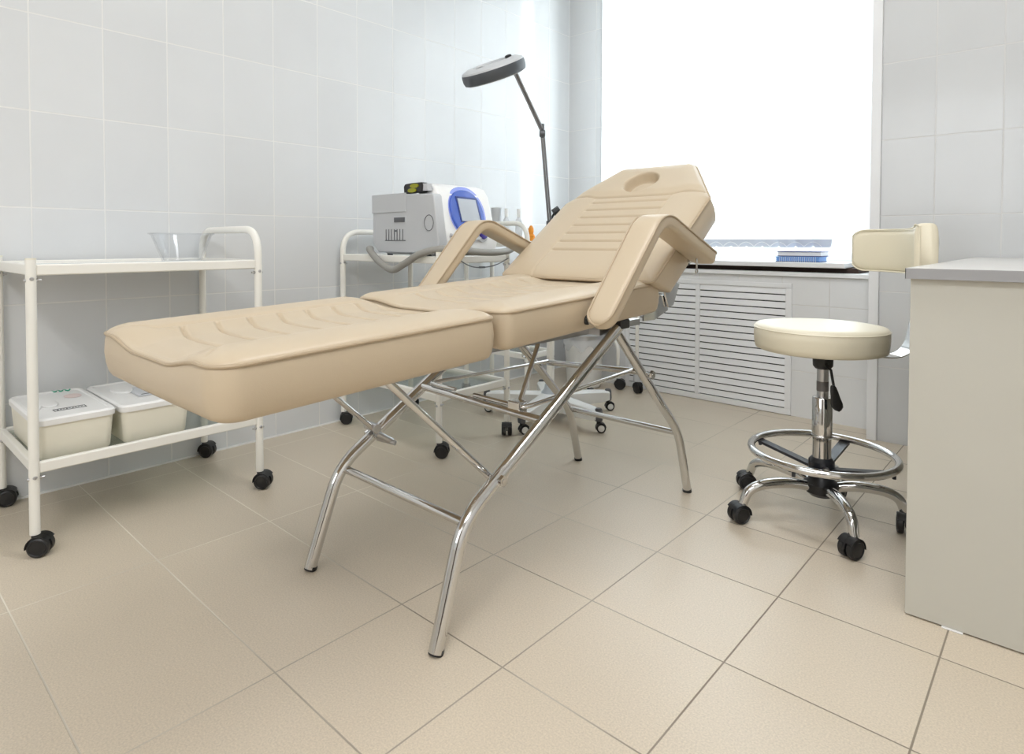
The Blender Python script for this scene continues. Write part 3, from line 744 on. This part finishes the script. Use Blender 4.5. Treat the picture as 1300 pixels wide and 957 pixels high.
m = MB(); m.prism([(1.655, -0.035), (1.700, -0.035), (1.700, -0.020), (1.655, -0.020)], fp, -0.004, 0.006); m.build('red_mark', RED, ap)
hs = smooth_path([(0.245, 1.535, 0.766), (0.275, 1.508, 0.762), (0.355, 1.490, 0.722), (0.450, 1.485, 0.688), (0.520, 1.490, 0.712), (0.600, 1.505, 0.752), (0.680, 1.560, 0.770), (0.715, 1.68, 0.757), (0.720, 1.80, 0.755), (0.700, 1.90, 0.768), (0.640, 1.955, 0.800), (0.560, 1.945, 0.83), (0.50, 1.91, 0.85)], 10)
MB().tube(hs, 0.0135, 16).build('hose', HOSE, ap)
# cable drooping below the shelf
cb = smooth_path([(0.700, 1.60, 0.730), (0.702, 1.66, 0.704), (0.703, 1.72, 0.697), (0.702, 1.80, 0.704), (0.700, 1.88, 0.730)], 8)
cbl = MB().tube(cb, 0.0022, 8); cbl.box((0.698, 1.712, 0.694), (0.708, 1.735, 0.701)); cbl.build('cable', GREY_DK, ap)

# laser goggles on top of the apparatus
gg = thing('safety_goggles', (0.45, 1.59, 0.983), 'black and yellow safety goggles lying on top of the grey apparatus', 'goggles')
gx, gy, gz = 0.455, 1.590, 1.0055
m = MB(); pr_ = []
pts_f = [(gx-0.048, gz-0.016), (gx-0.050, gz+0.010), (gx-0.042, gz+0.020), (gx+0.0, gz+0.022), (gx+0.060, gz+0.022), (gx+0.068, gz+0.012), (gx+0.066, gz-0.012), (gx+0.058, gz-0.018), (gx+0.012, gz-0.018), (gx+0.004, gz-0.010), (gx-0.004, gz-0.018), (gx-0.04, gz-0.019)]
m.prism(pts_f, lambda a, b, d: (a, d, b), gy-0.012, gy+0.022); m.build('frame', BLACK, gg, bevel=0.005, seg=3)
for dx, dz in ((0.020, 0.009), (0.006, -0.008)):
    m = MB(); m.prism([(gx+dx+0.026*math.cos(2*PI*k/24), gz+dz+0.0085*math.sin(2*PI*k/24)) for k in range(24)], lambda a, b, d: (a, d, b), gy-0.0150, gy-0.010); m.build('lens', YELLOW, gg)
m = MB(); m.tube(smooth_path([(gx+0.066, gy+0.01, gz+0.008), (gx+0.086, gy+0.012, gz+0.012), (gx+0.090, gy+0.020, gz-0.006)], 6), 0.004, 8)
m.box((gx+0.064, gy-0.008, gz-0.012), (gx+0.090, gy+0.018, gz+0.016)); m.build('temple', mat('pale_grey_plastic', srgb(200, 202, 205), 0.3), gg, bevel=0.002)

# ------------------------------------------------------------ bottles on the far trolley
zb = 0.790
def bottle(x, y, label, h=0.12, r=0.018, m_=BOTTLE, capm=WHITE_PL):
    t = thing('bottle', (x, y, zb), label, 'bottle', 'bottles on the far trolley')
    MB().lathe([(0, 0), (r*0.9, 0), (r, 0.003), (r, h*0.6), (r*0.85, h*0.68), (r*0.45, h*0.74), (r*0.45, h*0.78), (0, h*0.78)], (x, y, zb), 28).build('body', m_, t)
    MB().lathe([(0, h*0.76), (r*0.55, h*0.76), (r*0.55, h), (0, h)], (x, y, zb), 20).build('cap', capm, t)
    return t
bottle(0.285, 2.33, 'slim frosted bottle beside the grey cup on the far trolley', 0.172)
bottle(0.350, 2.35, 'slim frosted bottle near the handle bar of the far trolley', 0.168)
bottle(0.355, 2.42, 'short frosted bottle beside the orange nozzle on far trolley', 0.075, 0.020)
cu = MB(); cu.lathe([(0, 0), (0.016, 0), (0.027, 0.178), (0.0255, 0.178), (0.015, 0.004), (0, 0.004)], (0.225, 2.32, zb), 28)
tag(cu.build('cup', GREY_PL), 'grey ribbed cup on the far trolley beside the white apparatus', 'cup')
on = thing('nozzle_bottle', (0.392, 2.395, zb), 'small orange nozzle bottle on the far trolley beside the bed', 'bottle')
MB().lathe([(0, 0), (0.020, 0), (0.020, 0.036), (0.012, 0.046), (0, 0.046)], (0.392, 2.395, zb), 20).build('body', ORANGE, on)
MB().lathe([(0, 0.044), (0.010, 0.044), (0.014, 0.056), (0.013, 0.072), (0.006, 0.086), (0, 0.088)], (0.392, 2.395, zb), 20).build('nozzle', ORANGE, on)

# ------------------------------------------------------------ magnifier lamp on star base
LC = (0.640, 2.235)
la = thing('magnifier_lamp', (LC[0], LC[1], 0), 'grey ring magnifier lamp on a jointed arm with white star base', 'lamp')
m = MB(); m.lathe([(0, 0.058), (0.055, 0.058), (0.060, 0.070), (0.052, 0.100), (0.030, 0.125), (0.024, 0.150), (0, 0.150)], (LC[0], LC[1], 0), 36); m.build('hub', mat('pale_blue_grey_plastic', srgb(196, 204, 212), 0.35), la)
for a in (63, -10, -75, 207, 136):
    an = R(a); d = Vector((math.cos(an), math.sin(an), 0)); q = Vector((-d.y, d.x, 0)); c = Vector((LC[0], LC[1], 0)); m = MB(); vs = []
    for s_, w_, z0, z1 in ((0.03, 0.036, 0.042, 0.112), (0.15, 0.032, 0.044, 0.106), (0.26, 0.028, 0.048, 0.100), (0.300, 0.022, 0.054, 0.094)):
        for uu, zz in ((-1, z0), (1, z0), (1, z1-0.006), (0.6, z1), (-0.6, z1), (-1, z1-0.006)): vs.append(c+d*s_+q*uu*w_+Vector((0, 0, zz)))
    fs = [(i*6+k, i*6+(k+1) % 6, (i+1)*6+(k+1) % 6, (i+1)*6+k) for i in range(3) for k in range(6)]+[(0, 1, 2, 3, 4, 5), (18, 19, 20, 21, 22, 23)]
    o = m.add(vs, fs).build('base_arm', WHITE_PL, la, bevel=0.003)
    e = c+d*0.300; MB().lathe([(0, 0.050), (0.016, 0.050), (0.018, 0.062), (0.016, 0.094), (0.012, 0.102), (0, 0.102)], (e.x, e.y, 0), 20).build('arm_tip', GREY_DK, o)
    caster(la, (e.x, e.y), r=0.0200, ang=R({63: 50, -10: 42, -75: 60, 207: 20, 136: 80}[a]), top=0.058, hub=WHITE_PL, wid=0.009, trail=0.010)
MB().cyl((LC[0], LC[1], 0.12), (LC[0], LC[1], 0.62), 0.0165).build('column', WHITE_METAL, la)
MB().cyl((LC[0], LC[1], 0.60), (LC[0]-0.015, LC[1]-0.010, 0.86), 0.010).build('upper_column', STEEL, la)
def unp_y(u, v, y):   # point on the plane of depth y seen at this place of the photograph (used only to read off heights)
    d = fwd+rr*((u-PX)/F_PX)+ur*((PY-v)/F_PX); k = (y-CAM.y)/d.y; return CAM+d*k
j0 = unp_y(698, 284, 2.21); j1 = unp_y(688.5, 166, 2.09); j2 = unp_y(655, 94, 1.96)
ls = Vector((0.5, 0.45, 0)).normalized()
for a, b, nm_ in ((j0, j1, 'lower_arm'), (j1, j2, 'upper_arm')):
    m = MB()
    for s_ in (-1, 1): m.cyl(a+ls*s_*0.0052, b+ls*s_*0.0052, 0.0048, n=12)
    m.build(nm_, LAMP_ARM, la)
m = MB(); m.cyl(j1-ls*0.012+Vector((0, 0, -0.012)), j1+ls*0.012+Vector((0, 0, -0.012)), 0.015); m.box(tuple(j1+Vector((-0.006, -0.006, -0.03))), tuple(j1+Vector((0.008, 0.006, 0.030)))); m.build('elbow', GREY_DK, la, bevel=0.003)
m = MB(); m.cyl(j0-Vector((0, 0, 0.035)), j0+Vector((0, 0, 0.012)), 0.016); m.cyl(j0-Vector((0, 0, 0.010)), j0+Vector((0.034, 0.030, 0.008)), 0.006); m.build('lower_joint', GREY_DK, la)
m = MB(); m.cyl(j0+Vector((0.012, 0.011, 0.046)), j0+Vector((0.032, 0.029, 0.064)), 0.019, n=8); m.cyl(j0+Vector((0, 0, 0.01)), j0+Vector((0.016, 0.014, 0.05)), 0.005, n=8); m.build('locking_knob', BLACK, la)
hc = unp_y(627, 91, 1.90)
tv = (CAM-hc).normalized(); rax = (rr-tv*rr.dot(tv)).normalized(); uax = tv.cross(rax)
a17 = R(17.5); n_img = (-rax*math.sin(a17)+uax*math.cos(a17)); l_img = rax*math.cos(a17)+uax*math.sin(a17)
hn = (n_img*0.995+tv*0.085).normalized(); HM = basis(hn, l_img)
rad = 41.5*(hc-CAM).dot(fwd)/F_PX
m = MB(); m.lathe([(rad*0.62, -0.022), (rad*0.90, -0.026), (rad*0.97, -0.022), (rad, -0.008), (rad, 0.012), (rad*0.985, 0.020)], hc, 64, HM)
hd = m.build('lamp_head', mat('charcoal_plastic', srgb(72, 76, 80), 0.45), la)
m = MB(); m.lathe([(rad*0.985, 0.019), (rad*0.96, 0.027), (rad*0.80, 0.036), (rad*0.60, 0.038), (rad*0.58, 0.030)], hc, 64, HM); m.build('head_cover', GREY_PL, hd)
m = MB(); m.lathe([(0, 0.004), (rad*0.60, 0.001), (rad*0.60, 0.006), (0, 0.012)], hc, 48, HM); m.build('lens', PANE, hd)
m = MB(); m.lathe([(rad*0.64, -0.026), (rad*0.88, -0.028), (rad*0.88, -0.020), (rad*0.64, -0.020)], hc, 64, HM); m.build('light_ring', WHITE_PL, hd)
m = MB(); q = hc+HM @ Vector((rad*0.55, 0, 0.036)); m.lathe([(0, -0.004), (0.014, -0.004), (0.014, 0.008), (0.009, 0.011), (0, 0.011)], q, 16, HM); m.build('switch', BLACK, hd)
m = MB(); m.tube([tuple(hc+HM @ Vector((-rad*0.35+0.020*math.cos(a), -rad*0.55, 0.030+0.012*math.sin(a)))) for a in np.linspace(0, PI, 10)], 0.004, 8); m.build('head_grip', GREY_PL, hd)
m = MB(); m.cyl(j2, hc+HM @ Vector((rad*0.62, rad*0.1, -0.006)), 0.008); m.build('head_joint', STEEL, la)

# ------------------------------------------------------------ waste bin in the corner
bn = thing('waste_bin', (0.405, 2.84, 0), 'white pedal bin with clear bag liner in the far corner', 'bin')
bc = (0.405, 2.84, 0)
MB().lathe([(0, 0.004), (0.088, 0.004), (0.092, 0.012), (0.108, 0.262), (0.110, 0.272), (0.104, 0.272), (0.086, 0.02), (0, 0.014)], bc, 48).build('bin_body', WHITE_PL, bn)
m = MB(); pf = []; vs = []; fs = []; n = 64; lv = [(0.100, 0.258, 0), (0.106, 0.280, 0), (0.1135, 0.284, 0.0), (0.1140, 0.262, 0.003), (0.1125, 0.240, 0.006), (0.1120, 0.222, 0.010)]
for i, (r_, z_, jt) in enumerate(lv):
    for k in range(n): a = 2*PI*k/n; dr_ = jt*0.35*abs(math.sin(k*2.3+i)); vs.append((bc[0]+(r_+dr_)*math.cos(a), bc[1]+(r_+dr_)*math.sin(a), z_+jt*1.8*math.sin(k*0.8)))
fs = [(i*n+k, i*n+(k+1) % n, (i+1)*n+(k+1) % n, (i+1)*n+k) for i in range(len(lv)-1) for k in range(n)]
m.add(vs, fs).build('bin_bag', BAG, bn)
m = MB(); m.lathe([(0.104, 0.272), (0.1155, 0.272), (0.1155, 0.292), (0.106, 0.296), (0.060, 0.302), (0, 0.304), (0, 0.30)], bc, 48); m.build('bin_lid', STEEL, bn)
m = MB(); m.box((0.385, 2.715, 0.008), (0.425, 2.752, 0.018)); m.build('pedal', BLACK, bn, bevel=0.003)
m = MB(); m.box((0.475, 2.765, 0.0), (0.505, 2.790, 0.012)); m.build('foot', BLACK, bn, bevel=0.003)

# white tubular stand by the radiator, only its two wheels and uprights show
stn = thing('tubular_stand', (0.60, 2.93, 0), 'white tubular rolling stand with dark wheels beside the bin', 'stand')
for (x, y, aa) in ((0.585, 2.90, 20), (0.700, 2.90, -30)):
    caster(stn, (x, y), r=0.028, ang=R(aa), top=0.075, wid=0.012)
    MB().lathe([(0, 0.062), (0.020, 0.062), (0.016, 0.125), (0.011, 0.130), (0, 0.130)], (x, y, 0), 20).build('stem_cap', GREY_PL, stn)
MB().tube(fillet([(0.585, 2.90, 0.11), (0.585, 2.90, 0.245), (0.50, 2.955, 0.275), (0.50, 2.955, 0.50), (0.70, 2.955, 0.50), (0.70, 2.90, 0.40), (0.70, 2.90, 0.11)], 0.05), 0.0095, 14).build('tube_frame', WHITE_METAL, stn)

# ------------------------------------------------------------ stool
SX, SY = 1.858, 1.930
st = thing('rolling_stool', (SX, SY, 0), 'ivory round rolling stool with backrest and chrome foot ring by desk', 'stool')
MB().lathe([(0, 0.488), (0.160, 0.488), (0.169, 0.492), (0.1725, 0.505), (0.1740, 0.530), (0.1735, 0.551), (0.168, 0.5585), (0.150, 0.5615), (0.08, 0.563), (0, 0.5635)], (SX-0.010, SY, 0), 72).build('seat', IVORY, st, smooth=70)
MB().lathe([(0.1725, 0.548), (0.1750, 0.5505), (0.1725, 0.553)], (SX-0.010, SY, 0), 72).build('seat_piping', IVORY, st)
MB().lathe([(0, 0.436), (0.020, 0.436), (0.026, 0.444), (0.028, 0.488), (0, 0.488)], (SX, SY, 0), 32).build('seat_mount', BLACK, st)
MB().lathe([(0, 0.34), (0.0150, 0.34), (0.0150, 0.438), (0, 0.438)], (SX, SY, 0), 32).build('gas_piston', STEEL, st)
m = MB(); m.lathe([(0.0153, 0.372), (0.0156, 0.374), (0.0156, 0.398), (0.0153, 0.400)], (SX, SY, 0), 32); m.build('piston_label', mat('worn_label', srgb(110, 106, 104), 0.5, var=0.4), st)
MB().lathe([(0, 0.246), (0.0265, 0.246), (0.0265, 0.352), (0.0245, 0.355), (0.0165, 0.355), (0, 0.354)], (SX, SY, 0), 40).build('outer_sleeve', CHROME, st)
MB().lathe([(0, 0.170), (0.0245, 0.170), (0.0245, 0.238), (0.0285, 0.241), (0.0285, 0.246), (0, 0.246)], (SX, SY, 0), 40).build('lower_sleeve', CHROME, st)
MB().lathe([(0, 0.140), (0.030, 0.140), (0.034, 0.150), (0.034, 0.172), (0.026, 0.182), (0, 0.182)], (SX, SY, 0), 32).build('ring_hub', BLACK_METAL, st)
MB().lathe([(0, 0.072), (0.030, 0.072), (0.044, 0.084), (0.046, 0.108), (0.034, 0.118), (0.024, 0.142), (0, 0.142)], (SX, SY, 0), 32).build('base_hub', BLACK, st)
m = MB(); m.cyl((SX+0.02, SY-0.03, 0.156), (SX+0.026, SY-0.05, 0.156), 0.009, n=10); m.build('hub_screw', STEEL, st)
RR = 0.187
MB().tube(ring_pts((SX, SY, 0.194), RR, 96), 0.0105, 16, closed=True).build('foot_ring', CHROME, st)
for a in (172, 85, -6, -96):
    an = R(a); d = Vector((math.cos(an), math.sin(an), 0)); q = Vector((-d.y, d.x, 0)); c = Vector((SX, SY, 0)); vs = []
    for s_, zz in ((0.02, 0.150), (RR-0.004, 0.184)):
        for uu, dz in ((-0.014, -0.004), (0.014, -0.004), (0.014, 0.004), (-0.014, 0.004)): vs.append(c+d*s_+q*uu+Vector((0, 0, zz+dz)))
    m = MB().add(vs, [(0, 1, 2, 3), (4, 5, 6, 7), (0, 1, 5, 4), (1, 2, 6, 5), (2, 3, 7, 6), (3, 0, 4, 7)])
    e = c+d*(RR-0.004); m.cyl(e+Vector((0, 0, 0.170)), e+Vector((0, 0, 0.184)), 0.005, n=8); m.build('ring_spoke', BLACK_METAL, st)
for a, rad_ in ((160, 0.250), (226, 0.230), (306, 0.212), (22, 0.208), (92, 0.200)):
    an = R(a); d = Vector((math.cos(an), math.sin(an), 0)); c = Vector((SX, SY, 0))
    p = smooth_path([c+d*0.025+Vector((0, 0, 0.096)), c+d*rad_*0.40+Vector((0, 0, 0.108)), c+d*rad_*0.72+Vector((0, 0, 0.106)), c+d*rad_*0.92+Vector((0, 0, 0.088)), c+d*rad_+Vector((0, 0, 0.050))], 8)
    rs = [0.0150-0.0035*abs(k/(len(p)-1)-0.3) for k in range(len(p))]
    MB().tube(p, rs, 16).build('base_leg', CHROME, st)
    caster(st, (c.x+d.x*rad_, c.y+d.y*rad_), r=0.0260, ang=R(a+{160: 60, 226: 10, 306: -60, 22: -100, 92: 0}[a]), top=0.056)
# height lever
m = MB(); m.tube([(SX+0.012, SY-0.02, 0.452), (SX+0.030, SY-0.035, 0.440), (SX+0.040, SY-0.040, 0.392)], 0.0038, 10); lv_ = m.build('lever', BLACK, st)
m = MB(); lvp = [(0.008, 0.398), (0.011, 0.385), (0.013, 0.370), (0.017, 0.352), (0.016, 0.342), (0.009, 0.334)]
c0 = Vector((SX+0.050, SY-0.045, 0)); ax_ = Vector((0.74, 0.67, 0)); vs = []; n = 16
for w_, zz in [(0.005, 0.402)]+lvp+[(0.002, 0.331)]:
    for k in range(n): a = 2*PI*k/n; vs.append(c0+ax_*(w_*math.cos(a)+(0.398-zz)*0.22-0.012)+Vector((0.67, -0.74, 0))*0.005*math.sin(a)+Vector((0, 0, zz)))
L_ = len(lvp)+2; fs = [(i*n+k, i*n+(k+1) % n, (i+1)*n+(k+1) % n, (i+1)*n+k) for i in range(L_-1) for k in range(n)]+[tuple(range(n)), tuple((L_-1)*n+k for k in range(n))]
m.add(vs, fs).build('lever_paddle', BLACK, lv_)
# back bracket and backrest
bd = Vector((0.74, 0.67, 0)).normalized(); bq = Vector((bd.y, -bd.x, 0)); sc_ = Vector((SX, SY, 0))
def band(name, path, wid, th, m_, par, widths=None):
    vs = []; N = len(path)
    for i, (s_, z_) in enumerate(path):
        a, b = path[max(i-1, 0)], path[min(i+1, N-1)]; t_ = Vector((b[0]-a[0], b[1]-a[1])).normalized(); nx, nz = -t_.y, t_.x
        ww = widths[i] if widths else wid
        for uu, kk in ((-ww, -th), (ww, -th), (ww, th), (-ww, th)):
            vs.append(sc_+bd*(s_+nx*kk)+bq*uu+Vector((0, 0, z_+nz*kk)))
    fs = [(i*4+k, i*4+(k+1) % 4, (i+1)*4+(k+1) % 4, (i+1)*4+k) for i in range(N-1) for k in range(4)]+[(0, 1, 2, 3), tuple((N-1)*4+k for k in range(4))]
    return MB().add(vs, fs).build(name, m_, par, bevel=0.0015)
pth = [(p.x, p.y) for p in fillet([Vector((0.02, 0.480, 0)), Vector((0.240, 0.468, 0)), Vector((0.272, 0.62, 0)), Vector((0.300, 0.74, 0)), Vector((0.279, 0.80, 0))], [0.06, 0.03, 0.03])]
band('back_bracket', pth, 0.026, 0.002, CHROME, st, [0.026+0.007*sst(0.70, 0.78, p[1]) for p in pth])
# cushion, bent round the sitter
NB, NC = 48, 32; vs = []; fs = []; eT = []; eB = []
for i in range(NB+1):
    u = -math.cos(PI*i/NB)*0.4+(-1+2*i/NB)*0.6; lat = u*0.163-0.013; cv_ = 0.060*u*u; e = 1-abs(u)
    hh = 0.064+0.012*max(0, u)**2.5; er = 0.24 if u < 0 else 0.05; el = 0.50 if u < 0 else 0.92
    hh *= 1 if e > er else math.sqrt(max(0.0, 1-(1-e/er)**2))*(1-el)+el
    tt = 0.027 if e > 0.05 else 0.027*(0.55+0.45*math.sqrt(max(0.0, 1-(1-e/0.05)**2)))
    t2 = Vector((1, -2*0.060*u/0.172)).normalized()      # lateral tangent in (lateral, depth)
    nd, nl = t2.x, -t2.y
    for k in range(NC):
        a = 2*PI*k/NC; ca, sa = math.cos(a), math.sin(a)
        w_ = math.copysign(abs(ca)**0.40, ca); t_ = math.copysign(abs(sa)**0.45, sa)
        vs.append(sc_+bd*(0.245-cv_+t_*tt*nd)+bq*(lat+t_*tt*nl)+Vector((0, 0, 0.772+w_*hh)))
    for ee, sg in ((eT, 1), (eB, -1)):
        ee.append(sc_+bd*(0.245-cv_-0.93*tt*nd)+bq*(lat-0.93*tt*nl)+Vector((0, 0, 0.772+sg*0.955*hh)))
for i in range(NB):
    for k in range(NC): fs.append((i*NC+k, i*NC+(k+1) % NC, (i+1)*NC+(k+1) % NC, (i+1)*NC+k))
fs += [tuple(range(NC)), tuple(NB*NC+k for k in range(NC))]
M_s = basis(bd, bq); MB().lathe([(0, 0), (0.050, 0), (0.053, 0.003), (0.050, 0.006), (0, 0.008)], sc_+bd*0.282+bq*0.002+Vector((0, 0, 0.797)), 40, M_s).build('back_shell', GREY_PL, st)
br_ = MB().add(vs, fs).build('backrest', IVORY, st, smooth=70)
MB().tube(eT+eB[::-1], 0.0022, 8, closed=True).build('backrest_piping', IVORY, br_)

# ------------------------------------------------------------ desk
dk = thing('desk', (2.45, 2.2, 0), 'cream laminate desk with pale grey top at the right edge', 'desk')
MB().box((2.125, 1.558, 0.003), (2.86, 1.576, 0.7195)).build('side_panel', DESK, dk, bevel=0.001)
MB().box((2.127, 2.800, 0.008), (2.86, 2.818, 0.7195)).build('side_panel', DESK, dk, bevel=0.001)
MB().box((2.842, 1.580, 0.15), (2.858, 2.798, 0.7195)).build('modesty_panel', DESK, dk, bevel=0.001)
tp_ = MB().box((2.119, 1.542, 0.7205), (2.88, 2.852, 0.7425)).build('desk_top', DESK_TOP, dk, bevel=0.001)
eb = MB(); eb.box((2.1180, 1.5410, 0.7200), (2.88, 1.5422, 0.7420)); eb.box((2.1178, 1.5410, 0.7200), (2.1192, 2.852, 0.7420)); eb.build('edge_band', DESK_EDGE, tp_)
for x in (2.19, 2.80):
    for y in (1.569, 2.809): MB().box((x, y-0.016, 0), (x+0.036, y+0.008, 0.0028)).build('foot_pad', WHITE_PL, dk, bevel=0.001)

# ------------------------------------------------------------ notebooks on the sill
for i, (z0, dx, lab) in enumerate(((0.7065, 0.0, 'blue spiral notebook lying lowest on the window sill'), (0.7310, 0.006, 'white notebook with navy cover topmost on the window sill'))):
    nb_ = thing('notebook', (1.46+dx, 3.07, z0), lab, 'notebook')
    x0, x1, y0, y1 = 1.363+dx, 1.552+dx, 3.0+0.004*i, 3.120
    MB().box((x0, y0, z0), (x1, y1, z0+0.003)).build('cover', NAVY, nb_)
    MB().box((x0+0.003, y0+0.003, z0+0.0031), (x1-0.003, y1-0.003, z0+0.0200)).build('pages', PAPER if i else LBLUE, nb_)
    MB().box((x0, y0, z0+0.0201), (x1, y1, z0+0.0235)).build('cover', NAVY if i else LBLUE, nb_)
    if i == 0:
        s_ = MB()
        for k in range(18): xx = x0+0.02+k*0.009; s_.tube([(xx, y0+0.002+0.006*math.cos(a), z0+0.0115+0.0112*math.sin(a)) for a in np.linspace(0, 2*PI, 10, endpoint=False)], 0.0008, 5, closed=True)
        s_.build('spiral', WHITE_PL, nb_)
